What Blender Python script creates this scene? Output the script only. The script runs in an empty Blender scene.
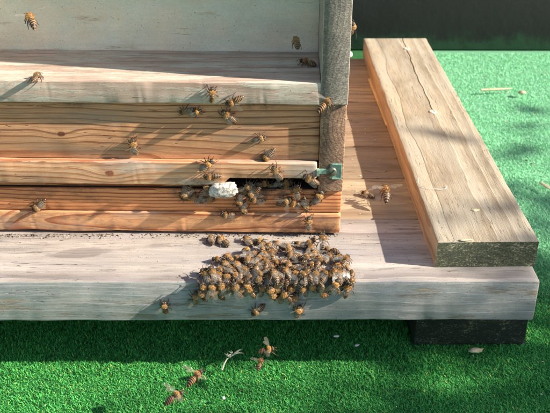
import bpy, bmesh, math, random
import numpy as np
from mathutils import Vector, Matrix, noise
R = math.radians
random.seed(7)
C = bpy.context.scene.collection
S = 0.01                                    # everything below is written in centimetres
GZ = 11.0                                   # height of the landing platform's top above the turf

# ------------------------------------------------------------------ camera
cam = bpy.data.cameras.new('camera'); cam_o = bpy.data.objects.new('camera', cam); C.objects.link(cam_o)
bpy.context.scene.camera = cam_o
F_PX = 875.66
PITCH, YAW, ROLL = R(29.063), R(0.791), R(0.355)
CAM = Vector((0.0, -66.757, 44.978 + GZ))
fw = Vector((math.sin(YAW)*math.cos(PITCH), math.cos(YAW)*math.cos(PITCH), -math.sin(PITCH)))
r0 = Vector((math.cos(YAW), -math.sin(YAW), 0)); u0 = r0.cross(fw)
rt = r0*math.cos(ROLL) + u0*math.sin(ROLL); up = -r0*math.sin(ROLL) + u0*math.cos(ROLL)
m = Matrix((rt, up, -fw)).transposed().to_4x4(); m.translation = CAM*S
cam_o.matrix_world = m
cam.sensor_width = 36; cam.lens = F_PX/550*36
cam.clip_start = 0.01; cam.clip_end = 1000
cam.dof.use_dof = True; cam.dof.focus_distance = 0.80; cam.dof.aperture_fstop = 20

# ------------------------------------------------------------------ sky, sun, exposure
SUN_EL, SUN_AZ = R(30.5), R(10.5)                # azimuth: from +X turned toward the viewer (-Y)
world = bpy.data.worlds.new('World'); bpy.context.scene.world = world; world.use_nodes = True
wn = world.node_tree; sky = wn.nodes.new('ShaderNodeTexSky'); sky.sky_type = 'NISHITA'; sky.sun_disc = False
sky.sun_elevation = SUN_EL; sky.sun_rotation = R(90) + SUN_AZ
bg = wn.nodes['Background']; bg.inputs[1].default_value = 0.088
wn.links.new(sky.outputs[0], bg.inputs[0])
sun = bpy.data.lights.new('sun', 'SUN'); sun.energy = 5.0; sun.angle = R(0.7); sun.color = (1.0, 0.93, 0.82)
sun_o = bpy.data.objects.new('sun', sun); C.objects.link(sun_o)
sd = Vector((math.cos(SUN_EL)*math.cos(SUN_AZ), -math.cos(SUN_EL)*math.sin(SUN_AZ), math.sin(SUN_EL)))
sun_o.rotation_euler = sd.to_track_quat('Z', 'Y').to_euler()
vs = bpy.context.scene.view_settings
vs.view_transform = 'Standard'; vs.look = 'None'; vs.gamma = 1; vs.use_curve_mapping = False; vs.exposure = 1.18
bpy.context.scene.cycles.transparent_max_bounces = 16

# ------------------------------------------------------------------ sight lines: a pixel of the photograph onto a real plane
def ray(u, v): return fw + rt*((u-275)/F_PX) - up*((v-206.5)/F_PX)
def on_z(u, v, z): d = ray(u, v); return CAM + d*((z-CAM.z)/d.z)
def on_y(u, v, y): d = ray(u, v); return CAM + d*((y-CAM.y)/d.y)
HROT = -0.020; HPIV = Vector((7.5, 8.15, GZ))
HM = Matrix.Translation(HPIV) @ Matrix.Rotation(HROT, 4, 'Z')       # hive space (cm) to world (cm)
HI = HM.inverted()
def on_hive(u, v, ly):                       # hit a vertical plane of the hive, in world cm
    o = HI @ CAM; d = HI.to_3x3() @ ray(u, v); return HM @ (o + d*((ly-o.y)/d.y))
def on_hive_z(u, v, lz): return on_z(u, v, lz+GZ)

# ------------------------------------------------------------------ node expressions
class N:
    def __init__(s, t, sock): s.t, s.s = t, sock
    def _m(s, op, *o):
        n = s.t.nodes.new('ShaderNodeMath'); n.operation = op; s.t.links.new(s.s, n.inputs[0])
        for i, x in enumerate(o):
            if isinstance(x, N): s.t.links.new(x.s, n.inputs[i+1])
            else: n.inputs[i+1].default_value = x
        return N(s.t, n.outputs[0])
    def __add__(s, o): return s._m('ADD', o)
    def __sub__(s, o): return s._m('SUBTRACT', o)
    def __mul__(s, o): return s._m('MULTIPLY', o)
    def __truediv__(s, o): return s._m('DIVIDE', o)
    def sq(s): return s*s
    def fn(s, op, *o): return s._m(op, *o)
    def ramp(s, a, b, smooth=True):
        n = s.t.nodes.new('ShaderNodeMapRange'); n.interpolation_type = 'SMOOTHSTEP' if smooth else 'LINEAR'; n.clamp = True
        s.t.links.new(s.s, n.inputs[0]); n.inputs[1].default_value = a; n.inputs[2].default_value = b
        return N(s.t, n.outputs[0])
class Mat:
    def __init__(s, name, rough=0.7):
        s.m = bpy.data.materials.new(name); s.m.use_nodes = True; s.t = s.m.node_tree
        s.b = s.t.nodes['Principled BSDF']; s.b.inputs['Roughness'].default_value = rough
        tc = s.t.nodes.new('ShaderNodeTexCoord'); sc = s.t.nodes.new('ShaderNodeVectorMath'); sc.operation = 'SCALE'
        sc.inputs['Scale'].default_value = 100; s.t.links.new(tc.outputs['Object'], sc.inputs[0]); s.p = sc.outputs[0]
        sp = s.t.nodes.new('ShaderNodeSeparateXYZ'); s.t.links.new(s.p, sp.inputs[0])
        s.x, s.y, s.z = [N(s.t, o) for o in sp.outputs]
        geo = s.t.nodes.new('ShaderNodeNewGeometry'); gs = s.t.nodes.new('ShaderNodeSeparateXYZ'); s.t.links.new(geo.outputs['Normal'], gs.inputs[0])
        s.nx, s.ny, s.nz = [N(s.t, o) for o in gs.outputs]
    def vec(s, sx, sy, sz, off=0.0):
        n = s.t.nodes.new('ShaderNodeMapping'); s.t.links.new(s.p, n.inputs[0]); n.inputs['Scale'].default_value = (sx, sy, sz)
        n.inputs['Location'].default_value = (off, off*1.7, off*0.6); return n.outputs[0]
    def noise(s, sx, sy, sz, off=0.0, detail=3, rough=0.55):
        n = s.t.nodes.new('ShaderNodeTexNoise'); n.inputs['Scale'].default_value = 1; n.inputs['Detail'].default_value = detail
        n.inputs['Roughness'].default_value = rough; s.t.links.new(s.vec(sx, sy, sz, off), n.inputs['Vector']); return N(s.t, n.outputs[0])
    def voro(s, sc, off=0.0, feat='F1'):
        n = s.t.nodes.new('ShaderNodeTexVoronoi'); n.feature = feat; n.inputs['Scale'].default_value = 1
        s.t.links.new(s.vec(sc, sc, sc, off), n.inputs['Vector']); return N(s.t, n.outputs['Distance'])
    def mix(s, f, a, b):
        n = s.t.nodes.new('ShaderNodeMix'); n.data_type = 'RGBA'
        if isinstance(f, N): s.t.links.new(f.s, n.inputs[0])
        else: n.inputs[0].default_value = f
        for i, c in ((6, a), (7, b)):
            if isinstance(c, tuple): n.inputs[i].default_value = (*c, 1)
            else: s.t.links.new(c, n.inputs[i])
        return n.outputs[2]
    def scalecol(s, col, f):
        n = s.t.nodes.new('ShaderNodeVectorMath'); n.operation = 'SCALE'; s.t.links.new(col, n.inputs[0])
        s.t.links.new(f.s, n.inputs['Scale']); return n.outputs[0]
    def color(s, c):
        if isinstance(c, tuple): s.b.inputs['Base Color'].default_value = (*c, 1)
        else: s.t.links.new(c, s.b.inputs['Base Color'])
    def bump(s, h, dist=0.05, strength=1.0):      # dist in cm
        n = s.t.nodes.new('ShaderNodeBump'); n.inputs['Distance'].default_value = dist*S; n.inputs['Strength'].default_value = strength
        s.t.links.new(h.s, n.inputs['Height']); s.t.links.new(n.outputs[0], s.b.inputs['Normal'])

def wood(name, light, dark, along='X', pith=(4.0, 0.0), freq=1.3, wob=0.9, knots=(), grey=None, grey_amt=0.0, grey_lo=0.45,
         stain=None, stain_amt=0.0, off=0.0, bump=0.03, rough=0.72, fibre=0.34, sharp=0.6, speck=0.0, end_speck=None, paint=None, checks=0.0, pstreak=1.0, dirt=None):
    """sawn wood as a solid: growth rings round a pith line, fibres, knots, greying, stains; paint=(colour, wear threshold, top_worn)"""
    M = Mat(name, rough)
    if along == 'X': L, A, B = M.x, M.y, M.z; ax = 0
    elif along == 'Y': L, A, B = M.y, M.x, M.z; ax = 1
    else: L, A, B = M.z, M.x, M.y; ax = 2
    def st(sl, sa, sb):
        return (sl, sa, sb) if ax == 0 else ((sa, sl, sb) if ax == 1 else (sa, sb, sl))
    w1 = (M.noise(*st(0.035, 0.13, 0.13), off=off, detail=2) - 0.5)*(wob*3.2)
    w2 = (M.noise(*st(0.12, 0.6, 0.6), off=off+9, detail=2) - 0.5)*(wob*0.55)
    a = A - pith[0]; b = B - pith[1]
    r = (a.sq()+b.sq()).fn('SQRT') + w1 + w2
    kn = None
    for (kl, kb, ks) in knots:
        d2 = (L-kl).sq()*(0.16) + (B-kb if along != 'Y' else A-kb).sq()
        g = (d2*(-1.0/(ks*ks*2.2))).fn('EXPONENT')
        r = r + g*(1.15*ks)
        dd = ((L-kl).sq()*0.55 + (B-kb if along != 'Y' else A-kb).sq()).fn('SQRT') + (M.noise(2.5, 2.5, 2.5, off=off+3)-0.5)*0.25
        k1 = dd.fn('MULTIPLY', -1.0) + ks*0.5
        k1 = k1.ramp(-0.12*ks-0.02, 0.12*ks)
        kn = k1 if kn is None else kn.fn('MAXIMUM', k1)
    fr = (r*freq).fn('FRACT')
    late = fr.ramp(1-sharp, 0.93)*(fr.ramp(1.0, 0.95))
    band = M.noise(*st(0.02, 0.5, 0.5), off=off+5, detail=1)
    late = late*(band*1.3 + 0.25)
    late2 = (r*(freq*3.3)).fn('FRACT').ramp(0.45, 0.95)*M.noise(*st(0.03, 1.1, 1.1), off=off+6, detail=2)
    f = M.noise(*st(0.5, 13, 13), off=off+2, detail=4, rough=0.65)
    col = M.mix(late.fn('MINIMUM', 1.0), light, dark)
    col = M.mix(late2*0.42, col, dark)
    col = M.scalecol(col, (f-0.5)*(fibre*2.8) + 1.0)
    tone = M.noise(*st(0.10, 0.45, 0.45), off=off+20, detail=3)
    col = M.scalecol(col, (tone-0.5)*0.95 + 1.0)
    grit = M.noise(11, 11, 11, off=off+27, detail=4, rough=0.75)
    col = M.scalecol(col, (grit-0.5)*0.5 + 1.0)
    streak = M.noise(*st(0.06, 3.2, 3.2), off=off+24, detail=4, rough=0.7)
    col = M.scalecol(col, (streak-0.5)*0.7 + 1.0)
    if grey:
        gn = M.noise(*st(0.09, 0.5, 0.5), off=off+31, detail=5, rough=0.65).ramp(grey_lo, grey_lo+0.22)*grey_amt
        col = M.mix(gn, col, grey)
    if stain:
        sn = M.noise(*st(0.16, 0.30, 0.30), off=off+47, detail=6, rough=0.7).ramp(0.56, 0.72)*stain_amt
        col = M.mix(sn, col, stain)
    if kn is not None:
        kc = M.mix(M.noise(6, 6, 6, off=off+1).ramp(0.4, 0.6), (dark[0]*0.5, dark[1]*0.45, dark[2]*0.5), (dark[0]*0.9, dark[1]*0.8, dark[2]*0.8))
        col = M.mix(kn*0.9, col, kc)
    height = f*0.5 + late*0.6 + grit*0.35
    if checks:
        ck = (M.noise(*st(0.10, 2.6, 2.6), off=off+51, detail=2) - 0.5).fn('ABSOLUTE').ramp(0.010, 0.002)*M.noise(*st(0.12, 0.7, 0.7), off=off+52, detail=3).ramp(0.50, 0.58)
        col = M.mix(ck*checks, col, (dark[0]*0.22, dark[1]*0.2, dark[2]*0.2)); height = height - ck*1.5
    if paint:
        pc, thr, pc2 = paint
        pn = M.noise(*st(0.13, 0.9, 0.9), off=off+60, detail=7, rough=0.72) + (f-0.5)*0.35 - late*0.04
        pm = pn.ramp(thr+0.07, thr-0.02)
        blot = M.noise(0.35, 0.5, 0.5, off=off+66, detail=6, rough=0.7)
        pcol = M.mix(blot.ramp(0.35, 0.68), pc, pc2)
        pcol = M.scalecol(pcol, (f-0.5)*(0.6*pstreak) + 1.0); pcol = M.scalecol(pcol, (grit-0.5)*0.6 + 1.0); pcol = M.scalecol(pcol, (streak-0.5)*(0.45*pstreak) + 1.0); pcol = M.scalecol(pcol, (M.noise(0.22, 0.3, 0.3, off=off+68, detail=6, rough=0.75)-0.5)*0.55 + 1.0)
        fl = M.voro(1.3, off=off+70).ramp(0.10, 0.06)
        pcol = M.mix(fl*0.7, pcol, (pc2[0]*0.35, pc2[1]*0.33, pc2[2]*0.28))
        col = M.mix(pm, col, pcol); height = height + pm*0.8
    if speck:
        sp = M.voro(3.2, off=off+80).ramp(0.16, 0.08)*M.noise(0.6, 0.6, 0.6, off=off+81).ramp(0.45, 0.6)
        col = M.mix(sp*speck, col, (0.08, 0.06, 0.04))
    if dirt:                                       # brown film where the bees walk
        for (dx, dz, dr, am) in dirt:
            g = (((L-dx).sq()*0.12 + (B-dz).sq())*(-1.0/(dr*dr))).fn('EXPONENT')*M.noise(0.9, 0.9, 0.9, off=off+95, detail=6, rough=0.75).ramp(0.36, 0.62)*am
            col = M.mix(g, col, (0.055, 0.032, 0.018))
    if end_speck:                                  # open pores, algae and grit on the sawn end facing the viewer
        face = (M.ny*(-1.0)).ramp(0.7, 0.9)
        g = M.noise(*st(7, 5, 9), off=off+90, detail=4, rough=0.75) + (M.noise(0.7, 0.7, 0.7, off=off+91, detail=3)-0.5)*0.35
        ec = M.mix(g.ramp(0.42, 0.55), end_speck[0], end_speck[1]); ec = M.mix(g.ramp(0.585, 0.64), ec, end_speck[2])
        ec = M.mix(late*0.5, ec, end_speck[0])
        col = M.mix(face*end_speck[3], col, ec); height = height + g*face*2.0
    M.color(col); M.bump(height, bump)
    return M.m

def plain(name, col, col2=None, sc=2.0, rough=0.6, metal=0.0, bump=0.0, **kw):
    M = Mat(name, rough); n = M.noise(sc, sc, sc, detail=5, rough=0.65)
    M.color(M.mix(n.ramp(0.38, 0.62), col, col2 or tuple(c*0.6 for c in col)))
    M.b.inputs['Metallic'].default_value = metal
    if bump: M.bump(n, bump)
    for k, v in kw.items(): M.b.inputs[k].default_value = v
    return M.m

# ------------------------------------------------------------------ mesh helpers
def link(name, verts, faces, mats, parent=None, mi=None, sharp=35, smooth=True, loc=None):
    me = bpy.data.meshes.new(name); me.from_pydata([tuple(c*S for c in v) for v in verts], [], faces)
    for mm in (mats if isinstance(mats, (list, tuple)) else [mats]): me.materials.append(mm)
    if mi is not None: me.polygons.foreach_set('material_index', mi)
    if smooth:
        me.polygons.foreach_set('use_smooth', [True]*len(me.polygons)); me.set_sharp_from_angle(angle=R(sharp))
    me.update()
    o = bpy.data.objects.new(name, me); C.objects.link(o)
    if parent: o.parent = parent
    if loc: o.location = Vector(loc)*S
    return o
def tag(o, label, cat, group=None, kind=None):
    if label: o['label'] = label
    if cat: o['category'] = cat
    if group: o['group'] = group
    if kind: o['kind'] = kind
    return o
def empty(name, loc, label, cat, rz=0, group=None):
    o = bpy.data.objects.new(name, None); C.objects.link(o); o.location = Vector(loc)*S; o.rotation_euler = (0, 0, rz)
    return tag(o, label, cat, group)

def board(name, x0, x1, y0, y1, z0, z1, mat, parent=None, along='X', r=0.12, wear=0.03, n=26, seed=0, notch=None, loc=None):
    """a sawn board with softened, slightly uneven arrises; swept along its length"""
    if along == 'X': l0, l1, a0, a1, b0, b1 = x0, x1, y0, y1, z0, z1
    elif along == 'Y': l0, l1, a0, a1, b0, b1 = y0, y1, x0, x1, z0, z1
    else: l0, l1, a0, a1, b0, b1 = z0, z1, x0, x1, y0, y1
    r = min(r, 0.45*min(a1-a0, b1-b0))
    prof = []
    for (ca, cb, st) in ((a1-r, b1-r, 0), (a0+r, b1-r, 90), (a0+r, b0+r, 180), (a1-r, b0+r, 270)):
        for k in range(4):
            t = R(st + k*30); prof.append((ca + r*math.cos(t), cb + r*math.sin(t)))
    ma, mb = (a0+a1)/2, (b0+b1)/2
    ls = [l0, l0+r*0.35, l0+r] + [l0+r+(l1-l0-2*r)*i/n for i in range(1, n)] + [l1-r, l1-r*0.35, l1]
    insets = {0: r*0.8, 1: r*0.25, len(ls)-1: r*0.8, len(ls)-2: r*0.25}
    V = []; P = len(prof)
    for i, l in enumerate(ls):
        ins = insets.get(i, 0)
        for pi_, (pa, pb) in enumerate(prof):
            qa = pa - math.copysign(min(ins, abs(pa-ma)), pa-ma); qb = pb - math.copysign(min(ins, abs(pb-mb)), pb-mb)
            k1 = noise.noise(Vector((l*0.25+seed*3.1, pa*0.8, pb*0.8+seed)))*wear
            k2 = noise.noise(Vector((l*1.3+seed*5.7, pa*1.9+4, pb*1.9)))*wear*0.3
            k3 = max(0, noise.noise(Vector((l*2.6+seed*9.1, pa*4, pb*4)))-0.2)*wear*2.2*(1 if pi_ % 4 in (1, 2) else 0)
            qa += (k1+k2-k3)*(1 if pa > ma else -1); qb += (k1-k2-k3*.7)*(1 if pb > mb else -1)
            if notch and pb < mb:                     # (from, to, depth): underside cut away
                f = max(0, min(1, (l-notch[0])/0.8))*max(0, min(1, (notch[1]-l)/0.8)); qb += f*notch[2]
            V.append((l, qa, qb))
    Fc = []
    for i in range(len(ls)-1):
        for k in range(P):
            j = (k+1) % P; Fc.append((i*P+k, i*P+j, (i+1)*P+j, (i+1)*P+k))
    Fc.append(tuple(range(P))[::-1]); Fc.append(tuple((len(ls)-1)*P+k for k in range(P)))
    if along == 'X': V = [(l, a, b) for l, a, b in V]
    elif along == 'Y': V = [(a, l, b) for l, a, b in V]; Fc = [f[::-1] for f in Fc]
    else: V = [(a, b, l) for l, a, b in V]
    o = link(name, V, Fc, mat, parent, loc=loc, sharp=40)
    bm = bmesh.new(); bm.from_mesh(o.data); bmesh.ops.recalc_face_normals(bm, faces=bm.faces); bm.to_mesh(o.data); bm.free()
    return o

def tube_mesh(pts, rads, seg=6):
    V, Fc = [], []
    for i, p in enumerate(pts):
        p = Vector(p); d = (Vector(pts[min(i+1, len(pts)-1)]) - Vector(pts[max(i-1, 0)])).normalized()
        a = d.cross(Vector((0.13, 0.2, 1))).normalized(); b = d.cross(a)
        for k in range(seg):
            t = 2*math.pi*k/seg; V.append(tuple(p + (a*math.cos(t)+b*math.sin(t))*rads[i]))
    for i in range(len(pts)-1):
        for k in range(seg): j = (k+1) % seg; Fc.append((i*seg+k, i*seg+j, (i+1)*seg+j, (i+1)*seg+k))
    Fc.append(tuple(range(seg))[::-1]); Fc.append(tuple((len(pts)-1)*seg+k for k in range(seg)))
    return V, Fc
def merge(parts):
    V, Fc = [], []
    for v, f in parts: o = len(V); V += list(v); Fc += [tuple(i+o for i in q) for q in f]
    return V, Fc
def lathe(prof, seg=20):                       # prof: (radius, z)
    V, Fc = [], []
    for r, z in prof:
        for k in range(seg): t = 2*math.pi*k/seg; V.append((r*math.cos(t), r*math.sin(t), z))
    for i in range(len(prof)-1):
        for k in range(seg): j = (k+1) % seg; Fc.append((i*seg+k, i*seg+j, (i+1)*seg+j, (i+1)*seg+k))
    Fc.append(tuple((len(prof)-1)*seg+k for k in range(seg)))
    return V, Fc

# ------------------------------------------------------------------ materials
ORANGE, ORD = (0.50, 0.27, 0.115), (0.24, 0.075, 0.022)
w_low_a = wood('pine_floor_front', (0.68, 0.33, 0.14), (0.30, 0.075, 0.02), pith=(-1.3, 1.5), freq=2.3, wob=0.6, off=1, grey=(0.45, 0.36, 0.29), grey_amt=0.6, grey_lo=0.5, stain=(0.12, 0.09, 0.07), stain_amt=0.6, knots=((-34.5, 1.9, 0.9),), sharp=0.45, checks=0.5, dirt=((-1.0, 0.4, 1.2, 0.95), (-9, 2.2, 1.5, 0.5), (-20, 0.2, 0.5, 0.8)))
w_low_b = wood('pine_floor_upper', (0.66, 0.27, 0.10), (0.25, 0.05, 0.012), pith=(-1.2, 5.9), freq=2.9, wob=0.45, off=12, stain=(0.12, 0.06, 0.03), stain_amt=0.6, sharp=0.5, checks=0.5, dirt=((-7, 5.0, 1.3, 0.9), (-15, 4.6, 0.8, 0.8), (-25, 5.0, 0.5, 0.7)))
w_bar = wood('pine_entrance_bar', (0.66, 0.38, 0.20), (0.38, 0.12, 0.045), pith=(1.4, 5.2), freq=2.5, wob=0.5, off=23, grey=(0.44, 0.40, 0.33), grey_amt=0.8, grey_lo=0.44, stain=(0.27, 0.24, 0.12), stain_amt=0.7, knots=((-22.3, 7.0, 0.6),), checks=0.6, dirt=((-8, 6.3, 0.9, 0.8), (-14, 6.1, 0.6, 0.7)))
w_front = wood('pine_hive_front', (0.62, 0.31, 0.15), (0.24, 0.07, 0.022), pith=(2.2, 8.0), freq=1.75, wob=0.8, off=34, grey=(0.30, 0.22, 0.15), grey_amt=0.6, grey_lo=0.47, knots=((-26.7, 10.7, 0.5),), sharp=0.4, checks=0.7, dirt=((-25, 13.9, 0.45, 0.8), (-8, 13.8, 0.5, 0.8), (-6, 9.2, 1.0, 0.35)))
w_side = wood('pine_side_wall', (0.44, 0.26, 0.15), (0.22, 0.10, 0.05), along='Y', pith=(2.5, 12.0), freq=2.6, wob=0.5, off=45, bump=0.05, stain=(0.13, 0.10, 0.08), stain_amt=0.6, end_speck=((0.13, 0.07, 0.045), (0.36, 0.21, 0.125), (0.60, 0.42, 0.28), 0.75))
PAINT, PAINT2 = (0.74, 0.70, 0.55), (0.82, 0.68, 0.50)
w_panel = wood('painted_panel', (0.52, 0.37, 0.25), (0.36, 0.24, 0.17), off=56, pith=(3, 20), freq=0.8, paint=(PAINT, 0.62, PAINT2), bump=0.012, speck=0.5, pstreak=0.3)
w_ledge = wood('painted_ledge', (0.52, 0.38, 0.29), (0.38, 0.24, 0.17), off=67, pith=(3, 14), freq=1.2, wob=0.6, fibre=0.2, paint=((0.54, 0.49, 0.39), 0.46, (0.54, 0.43, 0.33)), bump=0.03, speck=0.7, checks=0.5)
w_post = wood('painted_side_wall', (0.36, 0.31, 0.24), (0.22, 0.17, 0.12), along='Y', off=78, pith=(-16, 24), freq=2.6, paint=((0.30, 0.275, 0.235), 0.62, (0.42, 0.36, 0.28)), bump=0.035,
              end_speck=((0.06, 0.06, 0.05), (0.21, 0.19, 0.155), (0.42, 0.36, 0.27), 0.7), stain=(0.04, 0.045, 0.042), stain_amt=0.95)
w_deck_front = wood('weathered_deck_front', (0.41, 0.355, 0.305), (0.24, 0.20, 0.175), off=89, pith=(5, -9), freq=1.7, wob=0.35, fibre=0.28, grey=(0.34, 0.30, 0.29), grey_amt=0.7, grey_lo=0.47, bump=0.06, speck=0.9, checks=0.8)
w_deck_face = wood('worn_painted_deck_edge', (0.36, 0.29, 0.21), (0.20, 0.15, 0.10), off=92, pith=(2, -12), freq=1.1, paint=((0.29, 0.295, 0.285), 0.575, (0.40, 0.37, 0.34)), bump=0.05, stain=(0.20, 0.15, 0.10), stain_amt=0.8, speck=0.5, checks=0.7)
def deck(i, off): return wood('weathered_deck_%s' % 'abcdefg'[i], [(0.38, 0.29, 0.18), (0.25, 0.18, 0.11), (0.30, 0.205, 0.12), (0.36, 0.25, 0.145), (0.50, 0.345, 0.195), (0.42, 0.30, 0.175)][i % 6], (0.24, 0.155, 0.09), off=off, pith=(12+i*3, -1.6), freq=[0.8, 1.2, 1.0, 1.5, 0.9, 1.2][i], wob=1.3, fibre=0.25, sharp=0.35, stain=(0.17, 0.11, 0.075), stain_amt=0.7, grey=(0.32, 0.25, 0.20), grey_amt=0.5, bump=0.05, speck=0.7, checks=0.8, knots=((([13.0, 14.5, 11.5, 14.0, 12.0, 13.0][i], -0.5, 0.8),) if i in (1, 3) else ()))
w_top = wood('loose_plank_wood', (0.43, 0.35, 0.245), (0.30, 0.23, 0.15), along='Y', off=101, pith=(3.6, -7), freq=1.7, wob=0.16, fibre=0.55, grey=(0.40, 0.35, 0.27), grey_amt=0.7, grey_lo=0.42, bump=0.08, speck=0.6, checks=0.5, sharp=0.8,
             end_speck=((0.025, 0.04, 0.016), (0.10, 0.115, 0.05), (0.55, 0.50, 0.33), 0.92))
w_top_side = wood('loose_plank_edge', (0.48, 0.32, 0.19), (0.36, 0.21, 0.11), along='Y', off=104, pith=(-5, 3), freq=1.6, wob=0.5, bump=0.05, stain=(.3, .16, .08), stain_amt=.7)
w_foot = wood('shade_dark_foot', (0.014, 0.02, 0.012), (0.007, 0.01, 0.006), along='Y', off=108, pith=(20, -14), freq=1.5, bump=0.06, end_speck=((0.006, 0.014, 0.007), (0.014, 0.026, 0.012), (0.22, 0.21, 0.14), 0.9))  # wood colour blackened to carry the shade under the deck
w_splinter = wood('splinter_wood', (0.66, 0.44, 0.22), (0.5, 0.3, 0.12), along='Y', off=111)
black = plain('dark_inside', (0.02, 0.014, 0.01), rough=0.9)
m_wall = plain('shade_black_boards', (0.0055, 0.0075, 0.0065), (0.010, 0.013, 0.010), sc=0.12, rough=0.75, bump=0.05)
mw = Mat('black_boards_green_foot', 0.8); mq = mw.noise(0.25, 0.25, 0.25, detail=6, rough=0.7); mw.color(mw.mix((mw.z*(-1.0) + mq*9.0).ramp(0.5, 4.0), (0.006, 0.008, 0.007), (0.012, 0.05, 0.022))); mw.bump(mq, 0.1); m_wall = mw.m  # near-black boards with green-tinted foot, in place of shadowed ground
m_bracket = plain('green_painted_metal', (0.36, 0.54, 0.44), (0.26, 0.36, 0.28), sc=2.2, rough=0.45, metal=0.25, bump=0.05)
m_screw = plain('dull_screw', (0.10, 0.12, 0.09), (0.17, 0.17, 0.12), sc=5, rough=0.5, metal=0.6, bump=0.02)
m_zinc = plain('zinc_screw', (0.80, 0.78, 0.68), (0.5, 0.46, 0.38), sc=6, rough=0.45, metal=0.2)
m_white = plain('white_plastic', (0.8, 0.8, 0.76), (0.7, 0.7, 0.65), rough=0.4)
m_lump = plain('mottled_white_plaster', (0.74, 0.70, 0.62), (0.24, 0.21, 0.17), sc=2.6, rough=0.9, bump=0.10)
m_cut_grass = plain('bleached_straw', (0.62, 0.55, 0.38), (0.45, 0.36, 0.2), sc=4, rough=0.7)
m_grey_straw = plain('grey_dry_stalk', (0.42, 0.42, 0.34), (0.30, 0.29, 0.2), sc=4, rough=0.7)

# ------------------------------------------------------------------ ground
M = Mat('turf_backing', 0.9)
n = M.noise(1.2, 1.2, 1.2, detail=5); n2 = M.noise(9, 9, 9, off=3, detail=3)
gc = M.mix(n.ramp(0.35, 0.65), (0.015, 0.13, 0.025), (0.03, 0.20, 0.04)); gc = M.mix(M.x.ramp(20, 30)*M.y.ramp(8, 32), gc, (0.20, 0.52, 0.28)); gc = M.scalecol(gc, n2*1.0+0.35)  # backing also painted paler at far right for the bright sunlit glare
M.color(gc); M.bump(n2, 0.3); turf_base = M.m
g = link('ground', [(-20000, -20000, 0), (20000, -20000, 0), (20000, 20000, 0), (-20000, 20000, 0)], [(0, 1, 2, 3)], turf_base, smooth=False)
tag(g, None, None, kind='structure')

def make_turf():
    rng = np.random.default_rng(3)
    def area(x0, x1, y0, y1, dens):
        k = int((x1-x0)*(y1-y0)*dens); return np.column_stack([rng.uniform(x0, x1, k), rng.uniform(y0, y1, k)])
    P = np.vstack([area(-42, 52, -26, 9, 115), area(24.5, 62, 9, 60, 85), area(20, 78, 60, 94.5, 55)])
    keep = ~((P[:, 0] > 15) & (P[:, 0] < 27) & (P[:, 1] > 4.5) & (P[:, 1] < 61))
    P = P[keep]; k = len(P)
    th = rng.uniform(0, 2*np.pi, k); lean = rng.uniform(0.1, 1.0, k)**1.0*0.42
    clump = np.array([noise.noise(Vector((x*0.35, y*0.35, 0))) for x, y in P])
    h = rng.uniform(0.08, 0.30, k)*(1+0.6*clump); w = rng.uniform(0.020, 0.042, k)
    th = th + clump*2.0
    dx, dy = np.cos(th)*lean, np.sin(th)*lean; px, py = -np.sin(th+rng.uniform(-.6, .6, k)), np.cos(th+rng.uniform(-.6, .6, k))
    V = np.zeros((k, 5, 3)); V[:, 0] = np.column_stack([P[:, 0]-px*w, P[:, 1]-py*w, np.zeros(k)]); V[:, 1] = np.column_stack([P[:, 0]+px*w, P[:, 1]+py*w, np.zeros(k)])
    mx, my = P[:, 0]+dx*0.35, P[:, 1]+dy*0.35
    V[:, 2] = np.column_stack([mx+px*w*.85, my+py*w*.85, h*0.6]); V[:, 3] = np.column_stack([mx-px*w*.85, my-py*w*.85, h*0.6])
    V[:, 4] = np.column_stack([P[:, 0]+dx, P[:, 1]+dy, h])
    me = bpy.data.meshes.new('artificial_grass'); me.vertices.add(k*5); me.vertices.foreach_set('co', (V*S).ravel())
    base = np.arange(k)[:, None]*5
    loops = np.hstack([base+np.array([[0, 1, 2, 3]]), base+np.array([[3, 2, 4]])]).ravel()
    me.loops.add(len(loops)); me.loops.foreach_set('vertex_index', loops)
    me.polygons.add(2*k); st = np.column_stack([np.arange(k)*7, np.arange(k)*7+4]).ravel(); me.polygons.foreach_set('loop_start', st)
    me.update(calc_edges=True); me.validate()
    at = me.attributes.new('tone', 'FLOAT', 'POINT'); at.data.foreach_set('value', np.repeat(rng.uniform(0, 1, k), 5))
    M = Mat('turf_fibre', 0.72); a = M.t.nodes.new('ShaderNodeAttribute'); a.attribute_name = 'tone'; t = N(M.t, a.outputs['Fac'])
    big = M.noise(0.09, 0.09, 0.09, off=2, detail=3)
    c = M.mix(t.ramp(0, 1, False), (0.025, 0.22, 0.035), (0.13, 0.56, 0.13)); c = M.mix(t.ramp(0.955, 0.99), c, (0.45, 0.60, 0.12)); c = M.scalecol(c, big*0.7+0.65); c = M.mix(M.noise(0.5, 0.5, 0.5, off=8, detail=5, rough=0.7).ramp(0.58, 0.70)*0.55, c, (0.05, 0.10, 0.03))
    glare_tint = (M.x + (big-0.5)*10).ramp(20, 30)*(M.y + (big-0.5)*14).ramp(8, 32)          # overexposed sunlit look of the far grass, painted paler into its colour
    c = M.mix(glare_tint, c, M.mix(t.ramp(0, 1, False), (0.26, 0.70, 0.36), (0.46, 0.84, 0.56)))
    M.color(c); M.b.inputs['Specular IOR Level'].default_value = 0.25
    tr = M.t.nodes.new('ShaderNodeBsdfTranslucent'); M.t.links.new(c, tr.inputs[0]); mx = M.t.nodes.new('ShaderNodeMixShader'); mx.inputs[0].default_value = 0.15
    M.t.links.new(M.b.outputs[0], mx.inputs[1]); M.t.links.new(tr.outputs[0], mx.inputs[2]); M.t.links.new(mx.outputs[0], M.t.nodes['Material Output'].inputs[0])
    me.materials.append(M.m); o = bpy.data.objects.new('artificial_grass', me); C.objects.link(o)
    tag(o, 'short bright green artificial grass matting round the hive stand', 'artificial grass', kind='stuff')
make_turf()

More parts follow.
